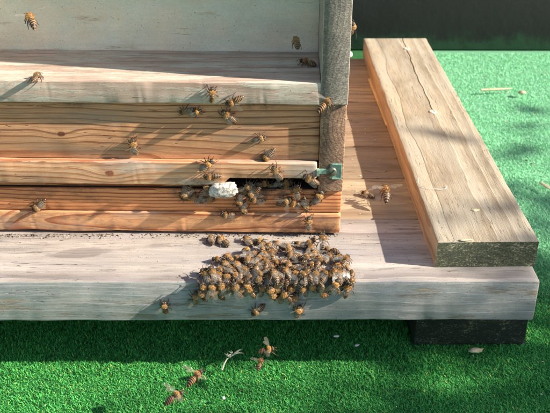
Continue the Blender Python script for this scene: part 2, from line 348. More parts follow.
# dark boarded wall behind, added in place of shadow-dark ground
wall = empty('stand_in_wall', (60, 96, 0), 'black boarded wall added in place of shadowed ground behind the artificial grass', 'wall')
for i in range(4):
    b = board('plank', -110, 110, 0, 2.2, 0.2+i*15.2, 15.2+i*15.2, m_wall, wall, r=0.25, n=30, seed=i)
link('post', *tube_mesh([(-100, 6, 0), (-100, 6, 62)], [3, 3], 4), m_wall, wall); link('post', *tube_mesh([(100, 6, 0), (100, 6, 62)], [3, 3], 4), m_wall, wall)

# ------------------------------------------------------------------ hive stand
stand = empty('hive_stand', (0, 0, 0), 'low weathered deck of grey planks carrying the beehive over the grass', 'hive stand')
joints = [11.55, 20.8, 29.25, 37.4, 43.5, 50.6, 61.0]
o = board('plank', -50, 25.35, 0.0, joints[0]-0.12, GZ-4.4, GZ, [w_deck_front, w_deck_face], stand, r=0.14, wear=0.05, n=150, seed=2)
for p in o.data.polygons:
    if p.normal.y < -0.75: p.material_index = 1
o['label'] = 'thick front plank with blue grey painted edge'
for i in range(6):
    board('plank', -50, [24.6, 24.2, 24.3, 23.9, 24.0, 23.6][i], joints[i]+0.13, joints[i+1]-0.15, GZ-2.6-0.02*i, GZ-0.05-0.03*(i % 2), deck(i, 130+i*7), stand, r=0.16, wear=0.05, n=50, seed=5+i)
for x0, x1 in ((15.3, 26.7), (-46, -36)):
    board('foot', x0, x1, 4.7, 60, 0.0, 6.55, w_foot, stand, along='Y', r=0.2, wear=0.06, seed=11+x0)
board('bearer', 13.0, 15.2, 12, 60, 0.0, 8.2, w_foot, stand, along='Y', r=0.1, seed=14)

# loose plank lying on the deck, with a drying crack along it
def loose_plank():
    W, L, T = 9.5, 59.4, 2.8
    root = empty('loose_plank', (16.04, 2.36, GZ), 'pale sun bleached plank with a crack lying across the right end of the deck', 'plank', rz=0.016)
    back = Matrix.Rotation(-0.016, 4, 'Z'); cr = [back @ (on_z(u, v, GZ+T) - Vector((16.04, 2.36, GZ))) for u, v in ((434, 116), (433, 111), (430, 104), (424, 91), (418, 79), (413.5, 68), (410, 57), (406, 48), (403, 40), (401.5, 36.5))]
    def crack(y):        # x of the crack at length y, and its half width
        x = np.interp(y, [8] + [c.y for c in cr], [cr[0].x+.3] + [c.x for c in cr]) + 0.05*math.sin(y*1.5)
        hw = 0.07*max(0, min(1, (y-cr[0].y+1)/3)); return float(x), hw
    ys = [0, 0.1, 0.3] + [0.3+(L-0.6)*i/90 for i in range(1, 90)] + [L-0.3, L-0.1, L]
    V, Fc, mi = [], [], []
    for i, y in enumerate(ys):
        ins = {0: 0.12, 1: 0.03, len(ys)-1: 0.12, len(ys)-2: 0.03}.get(i, 0)
        cx, hw = crack(y); r = 0.14
        prof = [(0, 0), (0, T-r), (r*0.3, T-r*0.3), (r, T)] + [(0.6+(cx-hw-0.9)*k/6, T) for k in range(0, 7)] + [(cx-hw, T), (cx, T-max(hw*9, 0.0)), (cx+hw, T)] + \
               [(cx+hw+0.3+(W-0.6-cx-hw-0.3)*k/3, T) for k in range(0, 4)] + [(W-r, T), (W-r*0.3, T-r*0.3), (W, T-r), (W, 0)]
        for (a, b) in prof:
            k1 = noise.noise(Vector((a*0.5, y*0.12, b)))*0.05 + noise.noise(Vector((a*2.2, y*0.5, b*2)))*0.02
            qa, qb = a, b
            if b > 1: qb += k1
            if a < 0.2 or a > W-0.2: qa += noise.noise(Vector((y*0.3, b, a)))*0.07 + noise.noise(Vector((y*1.6, b, a)))*0.03
            qa = min(max(qa, ins-0.1 if ins else -9), W-ins+0.1 if ins else 99); qb = min(qb, T-ins*0.6) if ins else qb
            V.append((qa, y, qb))
    P = len(prof)
    for i in range(len(ys)-1):
        for k in range(P):
            j = (k+1) % P; Fc.append((i*P+k, (i+1)*P+k, (i+1)*P+j, i*P+j)); mi.append(1 if k < 1 else 0)
    Fc.append(tuple(range(P))); mi.append(0); Fc.append(tuple((len(ys)-1)*P+k for k in range(P))[::-1]); mi.append(0)
    o = link('board', V, Fc, [w_top, w_top_side], root, mi=mi)
    hd = lathe([(0.46, -0.1), (0.46, 0.05), (0.42, 0.10), (0.22, 0.12), (0.20, 0.05), (0.0, 0.04)], 18)
    base = Matrix.Rotation(-0.016, 4, 'Z')
    for (u, v, s) in ((433, 112, 1.0), (407, 49, 1.0)):
        w = on_z(u, v, GZ+T) - Vector((16.04, 2.36, GZ)); w = base @ w
        sc = link('screw', [(a*s, b*s, c*s) for a, b, c in hd[0]], hd[1], m_zinc, root, loc=(w.x, w.y, T+0.01))
    return root
loose_plank()
# thin splinter strip alongside the plank, white thread and droppings on it
sp = board('wood_splinter', 0, 0.55, 0, 16.5, 0, 0.35, w_splinter, along='Y', r=0.1, n=14, loc=on_z(386, 127, GZ+0.02)); sp.rotation_euler.z = 0.035
tag(sp, 'thin pale wood strip on the deck against the left edge of the loose plank', 'splinter')
pts = [on_z(u, v, GZ+2.95) for u, v in ((418, 178), (418.5, 183), (421, 186), (427, 188), (434, 188.6), (441, 189.5), (446, 188.5), (447, 186))]
th = link('thread', *tube_mesh(pts, [0.028]*len(pts), 5), m_white); tag(th, 'curled white thread lying on the loose plank', 'thread')
def chip(name, u, v, z, sx, sy, sz, mat, label, cat, rot=0.0, seed=0):
    bm = bmesh.new(); bmesh.ops.create_icosphere(bm, subdivisions=2, radius=1)
    for q in bm.verts:
        k = 1 + 0.45*noise.noise(q.co*1.3+Vector((seed*7.3, 0, 0))) + 0.2*noise.noise(q.co*3.1+Vector((seed, 3, 0)))
        q.co = Vector((q.co.x*sx*k, q.co.y*sy*k, q.co.z*sz*k))*S
    me = bpy.data.meshes.new(name); bm.to_mesh(me); bm.free(); me.materials.append(mat)
    for p in me.polygons: p.use_smooth = True
    o = bpy.data.objects.new(name, me); C.objects.link(o); w = on_z(u, v, z); o.location = w*S; o.rotation_euler.z = rot
    return tag(o, label, cat)
chip('bird_dropping', 475, 210, GZ+2.86, 0.42, 0.26, 0.07, m_cut_grass, 'small pale dropping on the near half of the loose plank', 'dropping', 0.4, 1)
chip('straw_bit', 466, 240, GZ+2.88, 0.7, 0.16, 0.08, m_cut_grass, 'short straw bit near the front end of the loose plank', 'straw', 0.1, 2)
chip('flower_petal', 350, 54.5, GZ+0.3, 0.01, 0.01, 0.01, m_white, 'x', 'x') if False else None

# ------------------------------------------------------------------ hive (built in hive space, cm; each root sits at the pivot)
def hive_root(name, label, cat, z=0.0): return empty(name, HPIV + Vector((0, 0, z)), label, cat, rz=HROT)
hf = hive_root('hive_floor', 'orange pine floor of the beehive resting on the deck, dark entrance slot above it', 'hive floor')
board('lower_front_board', -45, 0.0, 0.0, 2.4, 0.30, 2.50, w_low_a, hf, r=0.11, wear=0.07, n=140, seed=21)
board('ground_batten', -44.8, -0.3, 0.5, 2.2, 0.0, 0.30, black, hf, r=0.02)
board('upper_front_board', -45, 0.0, 0.16, 2.4, 2.58, 4.98, w_low_b, hf, r=0.08, wear=0.05, n=140, seed=22)
board('side_rail', -2.3, 0.0, 2.5, 50, 0.02, 5.35, w_side, hf, along='Y', r=0.1, seed=23)
board('side_rail', -45, -42.7, 2.5, 50, 0.02, 5.35, w_side, hf, along='Y', r=0.1, seed=24)
board('entrance_shade_strip', -42.6, -2.35, 0.42, 2.4, 4.96, 5.03, black, hf, r=0.02)  # black strip added to paint the shade inside the entrance slot
board('bottom_board', -42.6, -2.4, 2.5, 48, 3.6, 4.6, w_low_b, hf, r=0.1, seed=25)

hb = hive_root('lower_hive_box', 'bare pine lower box of the beehive with an entrance bar and a green metal catch', 'hive box')
board('front_board', -42.7, -2.32, 0.32, 2.6, 8.16, 14.1, w_front, hb, r=0.08, wear=0.03, n=50, seed=31)
board('inner_rail', -42.7, -11.2, 0.62, 2.6, 5.05, 8.1, w_low_b, hb, r=0.05, seed=32)
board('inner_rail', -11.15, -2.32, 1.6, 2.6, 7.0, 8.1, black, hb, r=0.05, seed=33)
board('entrance_bar', -45, -2.5, -0.52, 0.29, 5.84, 8.26, w_bar, hb, r=0.13, wear=0.05, n=140, seed=34, notch=(-11.6, -1.6, 0.78))
board('side_wall', -2.30, 0.06, -0.18, 50, 5.04, 14.12, w_side, hb, along='Y', r=0.10, wear=0.04, n=30, seed=35)
board('side_wall', -45, -42.72, 0.4, 50, 5.50, 14.12, w_side, hb, along='Y', r=0.10, seed=36)
board('back_wall', -42.6, -2.4, 48, 50, 5.5, 14.1, w_low_b, hb, r=0.1, seed=37)
# green metal catch
cp = HI @ on_hive(334.5, 171, -0.25)
br = []
def bx(x0, x1, y0, y1, z0, z1, b=0.06):
    bm = bmesh.new(); bmesh.ops.create_cube(bm, size=1)
    for q in bm.verts: q.co = Vector((x0+(q.co.x+.5)*(x1-x0), y0+(q.co.y+.5)*(y1-y0), z0+(q.co.z+.5)*(z1-z0)))
    bmesh.ops.bevel(bm, geom=bm.edges[:], offset=b, segments=2, affect='EDGES')
    v = [tuple(q.co) for q in bm.verts]; f = [tuple(q.index for q in p.verts) for p in bm.faces]; bm.free(); return v, f
cx, cz = cp.x, cp.z
parts = [bx(cx-0.42, cx+0.62, -0.32, -0.20, cz-0.80, cz+0.80, 0.04), bx(cx-1.55, cx-0.30, -0.36, -0.24, cz-0.30, cz+0.26, 0.04),
         bx(cx-0.30, cx+0.66, -0.42, -0.22, cz+0.62, cz+0.86, 0.08), bx(cx-0.30, cx+0.66, -0.42, -0.22, cz-0.86, cz-0.62, 0.08), bx(cx+0.54, cx+0.70, -0.40, -0.2, cz-0.8, cz+0.8, 0.05),
         bx(cx-1.75, cx-1.45, -0.80, -0.24, cz-0.34, cz+0.30, 0.05)]
mc = link('metal_catch', *merge(parts), m_bracket, hb)
V, Fc = lathe([(0.50, 0.0), (0.50, 0.06), (0.44, 0.16), (0.30, 0.23), (0.0, 0.26)], 24)
Mx = Matrix.Translation((cx-0.28, -0.36, cz-0.02)) @ Matrix.Rotation(R(90), 4, 'X')
link('screw', [tuple(Mx @ Vector(v)) for v in V], Fc, m_screw, mc)
s1 = bx(-0.36, 0.36, -0.045, 0.045, 0.18, 0.265, 0.01); Mx2 = Mx @ Matrix.Rotation(R(48), 4, 'Z')
link('screw_slot', [tuple(Mx2 @ Vector(v)) for v in s1[0]], s1[1], black, mc)

hs = hive_root('upper_hive_box', 'pale green painted upper box of the beehive with a recessed front and worn ledge', 'hive box')
board('ledge', -42.7, -2.34, -0.36, 8.2, 14.16, 16.28, w_ledge, hs, r=0.10, wear=0.05, n=130, seed=41)
board('front_panel', -42.7, -2.34, 8.22, 9.6, 14.2, 44, w_panel, hs, r=0.05, wear=0.02, n=40, seed=42)
board('side_wall', -2.32, 0.12, -0.42, 50, 14.17, 44, w_post, hs, along='Y', r=0.10, wear=0.05, n=40, seed=43)
board('side_wall', -45, -42.72, -0.42, 50, 14.17, 44, w_post, hs, along='Y', r=0.10, seed=44)
board('back_wall', -42.6, -2.4, 48, 50, 14.2, 44, w_panel, hs, r=0.1, seed=45)
board('lid', -42.6, -2.4, 9.7, 47.9, 42.5, 44, w_panel, hs, r=0.1, seed=46)
V, Fc = lathe([(0.28, 0.0), (0.30, 0.12), (0.22, 0.30), (0.0, 0.36)], 14)
nh = HI @ on_hive(352.5, 54.5, 1.0); Mx = Matrix.Translation((0.12, 1.0, nh.z)) @ Matrix.Rotation(R(90), 4, 'Y')
link('white_knob', [tuple(Mx @ Vector(v)) for v in V], Fc, m_white, hs)

# mottled white lump wedged under the bar
lump_c = on_hive(223, 190, -0.75)
bm = bmesh.new(); bmesh.ops.create_icosphere(bm, subdivisions=4, radius=1)
for q in bm.verts:
    k = 1 + 0.22*noise.noise(q.co*1.6+Vector((2, 5, 1))) + 0.13*abs(noise.noise(q.co*2.6+Vector((4, 1, 7))))*2 + 0.04*noise.noise(q.co*7)
    c = q.co.copy(); q.co = Vector((math.copysign(abs(c.x)**0.7, c.x)*1.30*k, c.y*0.55*k, math.copysign(abs(c.z)**0.8, c.z)*0.72*k + c.x*0.12))*S
me = bpy.data.meshes.new('plaster_lump'); bm.to_mesh(me); bm.free(); me.materials.append(m_lump)
for p in me.polygons: p.use_smooth = True
lo = bpy.data.objects.new('plaster_lump', me); C.objects.link(lo); lo.location = lump_c*S
tag(lo, 'mottled white lump stuck in the entrance slot under the bar', 'lump')

# ------------------------------------------------------------------ bees
def bee_body_mat():
    M = Mat('bee_body', 0.45); x, z = M.x, M.z
    seg = ((x*-1.0 - 0.02)*8.2).fn('FRACT')
    info = M.t.nodes.new('ShaderNodeObjectInfo'); rnd = N(M.t, info.outputs['Random'])
    amber = M.mix(rnd, (0.50, 0.22, 0.045), (0.20, 0.09, 0.03))
    dark = (0.022, 0.013, 0.009)
    rear = (x*-1.0).ramp(0.34, 0.62)                 # bands get darker toward the tip
    ab = M.mix(seg.ramp(0.30, 0.55), amber, dark); ab = M.mix(rear*0.6, ab, M.mix(seg.ramp(0.30, 0.42), (0.16, 0.085, 0.03), dark))
    ab = M.mix(seg.ramp(0.12, 0.06)*0.45, ab, (0.58, 0.46, 0.28))
    thx = M.mix(M.noise(6, 6, 6).ramp(0.4, 0.6), (0.30, 0.16, 0.05), (0.16, 0.085, 0.03))
    head = (0.05, 0.032, 0.02)
    c = M.mix(x.ramp(-0.02, 0.02), ab, thx); c = M.mix(x.ramp(0.43, 0.47), c, head)
    eye = x.ramp(0.52, 0.54)*(M.y.fn('ABSOLUTE')).ramp(0.10, 0.13); c = M.mix(eye, c, (0.008, 0.006, 0.005))
    M.color(c); M.bump(M.noise(25, 25, 25), 0.01); return M.m
def hair_mat():
    M = Mat('bee_hair', 0.6); x = M.x
    c = M.mix(x.ramp(0.0, 0.06), (0.30, 0.20, 0.10), M.mix(N(M.t, M.t.nodes.new('ShaderNodeObjectInfo').outputs['Random']), (0.72, 0.38, 0.10), (0.48, 0.31, 0.14))); c = M.mix(x.ramp(0.42, 0.5), c, (0.42, 0.31, 0.17))
    M.color(c); return M.m
def wing_mat():
    M = Mat('bee_wing', 0.22); v = M.voro(4.2, feat='DISTANCE_TO_EDGE').ramp(0.035, 0.015)
    M.color(M.mix(v, (0.55, 0.50, 0.42), (0.12, 0.07, 0.03)))
    tr = M.t.nodes.new('ShaderNodeBsdfTransparent'); mx = M.t.nodes.new('ShaderNodeMixShader')
    f = v*0.30 + 0.14; M.t.links.new(f.s, mx.inputs[0]); M.t.links.new(tr.outputs[0], mx.inputs[1]); M.t.links.new(M.b.outputs[0], mx.inputs[2])
    M.t.links.new(mx.outputs[0], M.t.nodes['Material Output'].inputs[0]); M.b.inputs['Specular IOR Level'].default_value = 0.8
    return M.m
MB, MH, MW = bee_body_mat(), hair_mat(), wing_mat()
ML = plain('bee_leg', (0.05, 0.025, 0.012), (0.13, 0.065, 0.025), sc=4, rough=0.5)

PROF = [(.705, .02, .03, -.03), (.69, .09, .11, -.02), (.64, .17, .17, -.01), (.58, .205, .185, 0), (.52, .19, .17, .01), (.48, .10, .11, .02), (.455, .06, .07, .02),
        (.43, .13, .14, .03), (.38, .21, .20, .04), (.30, .25, .24, .05), (.20, .25, .245, .05), (.11, .21, .21, .04), (.06, .12, .12, .02), (.03, .055, .055, .0), (.0, .07, .07, .0)]
def abd():
    out = []; xs = [-.03, -.16, -.28, -.40, -.52, -.63, -.74]
    R0 = lambda x: np.interp(-x, [.0, .06, .16, .30, .44, .58, .68, .76], [.09, .17, .215, .235, .222, .175, .11, .04])
    for i in range(6):
        a, b = xs[i], xs[i+1]
        out += [(a, R0(a)*0.95), (a-(a-b)*.15, R0(a)*1.0+.004), (a-(a-b)*.9, R0(b)*1.03+.006)]
    out += [(-.76, .05), (-.79, .012)]
    return [(x, r, r*0.93, -0.02-0.06*max(0, -x)) for x, r in out]
PROF = PROF + abd()
def bend(p, b, side=0.0):
    x, y, z = p
    if x < 0: z -= b*x*x; y += side*x*x
    return (x, y, z)
def body_mesh(b, side):
    V, Fc = [], []; seg = 14
    for (x, ry, rz, zc) in PROF:
        for k in range(seg): t = 2*math.pi*k/seg; V.append(bend((x, ry*math.cos(t), zc+rz*math.sin(t)), b, side))
    for i in range(len(PROF)-1):
        for k in range(seg): j = (k+1) % seg; Fc.append((i*seg+k, i*seg+j, (i+1)*seg+j, (i+1)*seg+k))
    Fc.append(tuple(range(seg))[::-1]); Fc.append(tuple((len(PROF)-1)*seg+k for k in range(seg)))
    return V, Fc
def hair_mesh(b, side, seed):
    rr = random.Random(seed); V, Fc = [], []
    def spike(x, t, ln, w):
        i = max(k for k in range(len(PROF)) if PROF[k][0] >= x) if x < .705 else 0; j = min(i+1, len(PROF)-1)
        f = (PROF[i][0]-x)/max(1e-5, PROF[i][0]-PROF[j][0]); ry, rz, zc = [PROF[i][q]*(1-f)+PROF[j][q]*f for q in (1, 2, 3)]
        p = Vector((x, ry*math.cos(t), zc+rz*math.sin(t))); nrm = Vector((-0.35+rr.uniform(-.4, .4), math.cos(t)+rr.uniform(-.3, .3), math.sin(t)+rr.uniform(-.3, .3))).normalized()
        s = nrm.cross(Vector((rr.uniform(-1, 1), rr.uniform(-1, 1), rr.uniform(-1, 1)))).normalized()*w
        o = len(V); V.extend([bend(p-s, b, side), bend(p+s, b, side), bend(p+nrm*ln, b, side)]); Fc.append((o, o+1, o+2))
    for _ in range(620): spike(rr.uniform(.05, .44), rr.uniform(-.5, math.pi+.5), rr.uniform(.05, .10), .009)
    for _ in range(110): spike(rr.uniform(.48, .68), rr.uniform(0, math.pi), rr.uniform(.03, .06), .007)
    for _ in range(260):
        k = rr.randrange(6); spike(-.04-.12*k-rr.uniform(0, .03), rr.uniform(-.6, math.pi+.6), rr.uniform(.03, .05), .007)
    return V, Fc
def wing_mesh(sgn, ang, lift, spread=0):
    """fore and hind wing of one side, hinged on the thorax; ang = swing away from the body axis"""
    V, Fc = [], []
    def blade(outline, rot, z0):
        o = len(V); c = math.cos(rot); s = math.sin(rot); n = len(outline)
        for (l, w) in outline:
            x = -(l*c - w*s*1.0); y = (l*s + w*c); z = z0 + l*lift + 0.05*math.sin(l*3.0)
            V.append((0.30+x, sgn*(0.13+y), 0.22+z))
        half = n//2
        for i in range(half-1): Fc.append((o+i, o+i+1, o+n-2-i, o+n-1-i))
    up_ = [(0, .01), (.15, .05), (.35, .09), (.55, .11), (.75, .11), (.90, .07), (.98, -.02)]
    lo_ = [(.99, -.10), (.90, -.19), (.72, -.22), (.50, -.18), (.30, -.11), (.14, -.05), (0, -.02)]
    blade(up_+lo_, ang, 0.0)
    blade([(l*.68, w*.8-.09*l) for l, w in up_+lo_], ang-0.28*(1 if spread else .6), -0.015)
    return V, Fc
def leg_mesh(x, sgn, fwd, reach, drop, kick):
    a = (x, sgn*.14, -.10); b = (x+fwd*.10, sgn*(.14+reach*.55), -.02+kick); c = (x+fwd*.24, sgn*(.14+reach*.95), -.20*drop); d = (x+fwd*.34, sgn*(.14+reach*1.1), -.33*drop); e = (x+fwd*.46, sgn*(.16+reach*1.15), -.335*drop)
    return tube_mesh([a, b, c, d, e], [.035, .042, .03, .022, .014], 5)
def antenna_mesh(sgn): return tube_mesh([(.66, sgn*.05, .04), (.74, sgn*.12, .10), (.86, sgn*.16, .02), (.95, sgn*.17, -.06)], [.018, .016, .018, .016], 5)

def proto(kind, b, side, wang, lift, flying, seed):
    col = {}
    def mk(nm, vf, mat, smooth=True, sharp=60):
        me = bpy.data.meshes.new(nm); me.from_pydata([tuple(c*S for c in v) for v in vf[0]], [], vf[1]); me.materials.append(mat)
        if smooth: me.polygons.foreach_set('use_smooth', [True]*len(me.polygons))
        return me
    body = mk('honey_bee', body_mesh(b, side), MB)
    kids = [('hair', mk('hair', hair_mesh(b, side, seed), MH, False))]
    for s in (1, -1): kids.append(('wing', mk('wing', wing_mesh(s, wang*(1 if s > 0 else 0.85+0.3*((seed % 3)/2)), lift, flying), MW, False)))
    dr = 0.9 if not flying else 1.25
    for i, (x, fw_, rc) in enumerate(((.36, 1.0, .22), (.22, .1, .30), (.10, -1.1, .32))):
        for s in (1, -1): kids.append(('leg', mk('leg', leg_mesh(x, s, fw_+0.3*math.sin(seed*3+i*2+s), rc*(1 if not flying else .6), dr, 0.04 if not flying else -.08), ML)))
    for s in (1, -1): kids.append(('antenna', mk('antenna', antenna_mesh(s), ML)))
    return body, kids
PROTO = {'w': [proto('w', .12, .0, .14, -.02, False, 1), proto('w', .30, .12, .26, .00, False, 2), proto('w', .02, -.15, .08, .01, False, 3), proto('w', .45, .05, .40, .04, False, 4)],
         's': [proto('s', .20, 0, .85, .10, False, 5), proto('s', .1, .1, .65, .06, False, 6)],
         'f': [proto('f', .35, 0, 1.35, .18, True, 7), proto('f', .55, .1, 1.15, .34, True, 8)]}
FIRST = set()
rb = random.Random(11)
def bee(pos, head, normal, kind, label, group=None, size=1.0, var=None, tilt=0.0, roll=0.0):
    ps = PROTO[kind]; body, kids = ps[(var if var is not None else rb.randrange(len(ps))) % len(ps)]
    o = bpy.data.objects.new('honey_bee', body); C.objects.link(o)
    nz = Vector(normal).normalized(); hx = Vector(head); hx = (hx - nz*hx.dot(nz)).normalized(); hy = nz.cross(hx)
    mm = Matrix((hx, hy, nz)).transposed() @ Matrix.Rotation(tilt, 3, 'Y') @ Matrix.Rotation(roll, 3, 'X')
    s = 1.24*size*rb.uniform(0.86, 1.07)
    o.matrix_world = Matrix.Translation(Vector(pos)*S) @ mm.to_4x4() @ Matrix.Scale(s, 4)
    tag(o, label, 'bee', group or 'honey bees about the hive')
    for nm, me in kids:
        c = bpy.data.objects.new(nm, me); C.objects.link(c); c.parent = o
    return o
HN = HM.to_3x3() @ Vector((0, -1, 0)); HX = HM.to_3x3() @ Vector((1, 0, 0))
def hd(a, surf):       # heading as seen in the picture, degrees, 0 right, 90 up
    c, s = math.cos(R(a)), math.sin(R(a))
    if surf == 'T': return Vector((c, s/0.49, 0))
    if surf == 'E': return Vector((c, s*.6, s*.9))
    if surf == 'F': return Vector((c, 0, s/0.87))
    if surf == 'H': return HX*c + Vector((0, 0, s/0.87))
    return rt*c + up*s
def put(u, v, a, surf, kind, label, depth=0.0, lift=0.33, **kw):
    if surf == 'T': p = on_z(u, v, GZ+depth+lift); nrm = (0, 0, 1)
    elif surf == 'E': p = on_z(u, v, GZ+lift); p.y = max(p.y, -0.15); nrm = (0, -0.7, 0.75)
    elif surf == 'F': p = on_y(u, v, -lift+depth); nrm = (0, -1, 0)
    elif surf == 'H': p = on_hive(u, v, depth-lift); nrm = HN
    else: p = on_y(u, v, depth); nrm = up*0.75 - fw*0.66
    return bee(p, hd(a, surf), nrm, kind, label, **kw)

# single bees, each where the photograph shows it: u, v, heading, surface, kind, depth, label
HL = 16.28   # ledge top above the deck
singles = [
 (31, 19, 110, 'A', 'f', 4.0, 'pale bee in flight in front of the painted panel, topmost at far left'),
 (36, 77, 75, 'T', 's', HL, 'bee standing on the front edge of the painted ledge at far left'),
 (296.5, 42, 95, 'A', 'f', 9.5, 'amber bee hovering before the painted panel near the hive post'),
 (308, 62, 165, 'T', 's', HL, 'dark bee in the shade of the hive post on the painted ledge'),
 (357, 29, 60, 'P', 's', 0, 'bee clinging to the right side of the grey hive post'),
 (212, 95, 88, 'H', 's', -0.36, 'bee with spread wings on the front of the painted ledge, left of two'),
 (234, 101, 200, 'H', 's', -0.36, 'bee crawling along the lower edge of the painted ledge, right of two'),
 (325, 104, 60, 'A', 'f', 5.0, 'striped bee flying at the foot of the grey hive post'),
 (187, 111, 190, 'H', 'w', .32, 'small dark bee tucked under the painted ledge, left of a pair'),
 (195, 113, 20, 'H', 'w', .32, 'small dark bee tucked under the painted ledge, right of a pair'),
 (229, 117, 140, 'H', 'w', .32, 'bee on the bare front board just under the painted ledge'),
 (134, 147, 100, 'H', 'w', .32, 'dark striped bee alone on the bare front board, left half'),
 (259, 139, 15, 'H', 'w', .32, 'small reddish bee in the middle of the bare front board'),
 (268, 156, 225, 'H', 'w', .32, 'bee heading down toward the entrance at the foot of the front board'),
 (206, 165, 35, 'H', 'w', -.52, 'bee walking up the entrance bar left of the entrance'),
 (212, 176.5, 180, 'H', 's', -.52, 'bee on the entrance bar just above the white lump'),
 (277, 173, 125, 'H', 'w', -.52, 'bee with a pale tail on the entrance bar at the lip of the entrance'),
 (311, 180, 150, 'H', 'w', -.52, 'bee with yellow tail beside the green metal catch'),
 (39, 206, 215, 'H', 'w', .16, 'grey bee alone on the upper floor board at far left'),
 (228, 215, 175, 'H', 'w', .0, 'dark bee lying sideways on the lower floor board under the lump'),
 (309, 224, 92, 'H', 'w', .0, 'banded bee climbing the lower floor board near its right end'),
 (297, 192, 95, 'H', 'w', .10, 'bee climbing to the entrance, its pale tail down'),
 (318, 198, 60, 'H', 'w', .16, 'bee beneath the green metal catch on the floor board'),
 (306, 205, 285, 'H', 'w', .16, 'dark bee facing down, below and left of the catch'),
 (284, 202, 30, 'H', 's', .16, 'bee on the right part of the upper floor board below the entrance'),
 (296, 204, 160, 'H', 'w', .16, 'pale bee low on the upper floor board between two darker bees'),
 (247, 189, 60, 'H', 's', .1, 'bee with raised wings in the left end of the entrance'),
 (240, 200, 250, 'H', 'w', .16, 'dark bee just right of the white lump below the entrance'),
 (257, 200, 170, 'H', 'w', .16, 'dark bee walking level on the floor board below the entrance'),
 (253, 192, 215, 'H', 's', .16, 'bee with light wings leaving the left end of the entrance'),
 (244, 208, 270, 'H', 'w', .16, 'lowest dark bee on the upper floor board right of the lump'),
 (262, 184, 10, 'H', 'w', 1.3, 'bee deep in the dark entrance, leftmost of the row inside'),
 (273, 187, 195, 'H', 'w', 1.3, 'bee deep in the dark entrance, second of the row inside'),
 (284, 184, 20, 'H', 'w', 1.2, 'bee deep in the dark entrance, third of the row inside'),
 (289, 189, 170, 'H', 'w', .9, 'bee deep in the dark entrance, rightmost of the row inside'),
 (186, 193, 240, 'H', 'w', .16, 'dark bee left of the white lump, farthest from it'),
 (196, 199, 150, 'H', 'w', .16, 'dark bee left of the white lump, middle of three'),
 (207, 200, 10, 'H', 'w', .16, 'dark bee touching the lower left of the white lump'),
 (207, 190, 80, 'H', 'w', .1, 'amber bee hanging on the left end of the white lump'),
 (368, 194, 160, 'T', 's', 0, 'pale yellow bee on the shaded deck right of the hive'),
 (386, 192, 92, 'A', 'f', 14.0, 'large banded bee hovering over the shaded deck beside the loose plank'),
 (211.5, 239.5, 110, 'T', 'w', 0, 'bee at the left of a pair against the hive foot, left of the cluster'),
 (223, 241, 150, 'T', 's', 0, 'bee at the right of a pair against the hive foot, left of the cluster'),
 (165, 308, 92, 'F', 's', 0, 'lone bee climbing the blue grey edge of the deck, left of the cluster'),
 (266, 350, 10, 'A', 'f', -2.0, 'brown bee flying low over the grass, upper of two close together'),
 (260, 363, 80, 'A', 'f', -2.5, 'small amber bee flying low over the grass, lower of two close together'),
 (195, 377, 62, 'A', 'f', -7.0, 'orange striped bee in flight over the grass below the deck'),
 (174, 397, 48, 'A', 'f', -9.0, 'large striped bee in flight nearest the lower edge of the grass'),
]
for (u, v, a, sf, kd, dp, lab) in singles:
    if sf == 'P':
        q = HM @ Vector((0.12+0.3, 2.2, (HI @ on_hive(356.5, 29, 2.2)).z)); bee(q, Vector((0, -.45, .9)), HX, kd, lab); continue
    kw = {}
    if lab.startswith('large'): kw['size'] = 1.18
    if lab.startswith('small'): kw['size'] = 0.86
    put(u, v, a, sf, kd, lab, depth=dp, **kw)

clustered = []
# the cluster on the landing edge
clus = [(248,241),(246,250),(253,256),(220,260),(229,258),(227,266),(240,259),(238,267),(235,274),(221,270),(245,273),(251,264),(257,267),(258,260),(258,241),(263,247),(271,247),(272,255),(279,245),(287,248),
 (270,269),(285,262),(268,283),(251,281),(281,282),(227,281),(230,289),(206,275),(207,282),(205,289),(218,284),(258,279),(240,284),(288,281),(290,248),(301,245),(313,250),(331,250),(328,258),(317,256),(300,259),
 (291,267),(309,266),(319,262),(338,260),(347,268),(337,269),(345,261),(298,274),(321,274),(316,280),(344,276),(352,281),(347,290),(296,284),(314,289),(329,274),(306,274),(326,283),(262,273),(275,275),(287,273),
 (336,278),(243,291),(278,287),(281,298),(258,310),(294,300),(298,312),(196,298),(203,296),(218,293),(264,256),(293,256),(308,256),(279,262),(271,292),(336,286),(306,284),(213,277),(248,258),(311,242),(266,264),(212,290),(223,288),(237,290),(246,287),(262,291),(289,291),(304,291),(323,291),(334,286),(251,292),(309,283),(274,297),(340,283),(286,296)]
rc = random.Random(5)
def cl_label(u, v, a, kd):
    col = ['far left end', 'left shoulder', 'left of the middle', 'middle', 'right of the middle', 'right shoulder', 'far right end'][min(6, max(0, int((u-200)/21.5)))]
    row = 'back rim' if v < 249 else ('back half' if v < 258 else ('centre row' if v < 267 else ('front half' if v < 277 else ('deck edge' if v < 285 else 'hanging fringe'))))
    a %= 360
    way = 'heading up' if 50 < a < 130 else ('heading down' if 230 < a < 310 else ('heading left' if 130 <= a <= 230 else 'heading right'))
    return 'bee %s, %s wings, %s, %s of the cluster' % (way, 'open' if kd == 's' else 'folded', row, col)
spec = {(258, 310): 'small bee hanging lowest of all left of the middle, below the cluster', (298, 312): 'bee at the very bottom tip of the chain hanging from the cluster',
        (294, 300): 'bee second from the bottom in the chain hanging from the cluster', (281, 298): 'bee with striped back hanging just below the cluster middle', (196, 298): 'dark bee at the lower left tip of the cluster on the painted edge',
        (347, 290): 'bee hanging at the lower right corner of the cluster', (352, 281): 'bee at the far right tip of the cluster', (331, 250): 'pale bee at the upper right shoulder of the cluster'}
taken = []
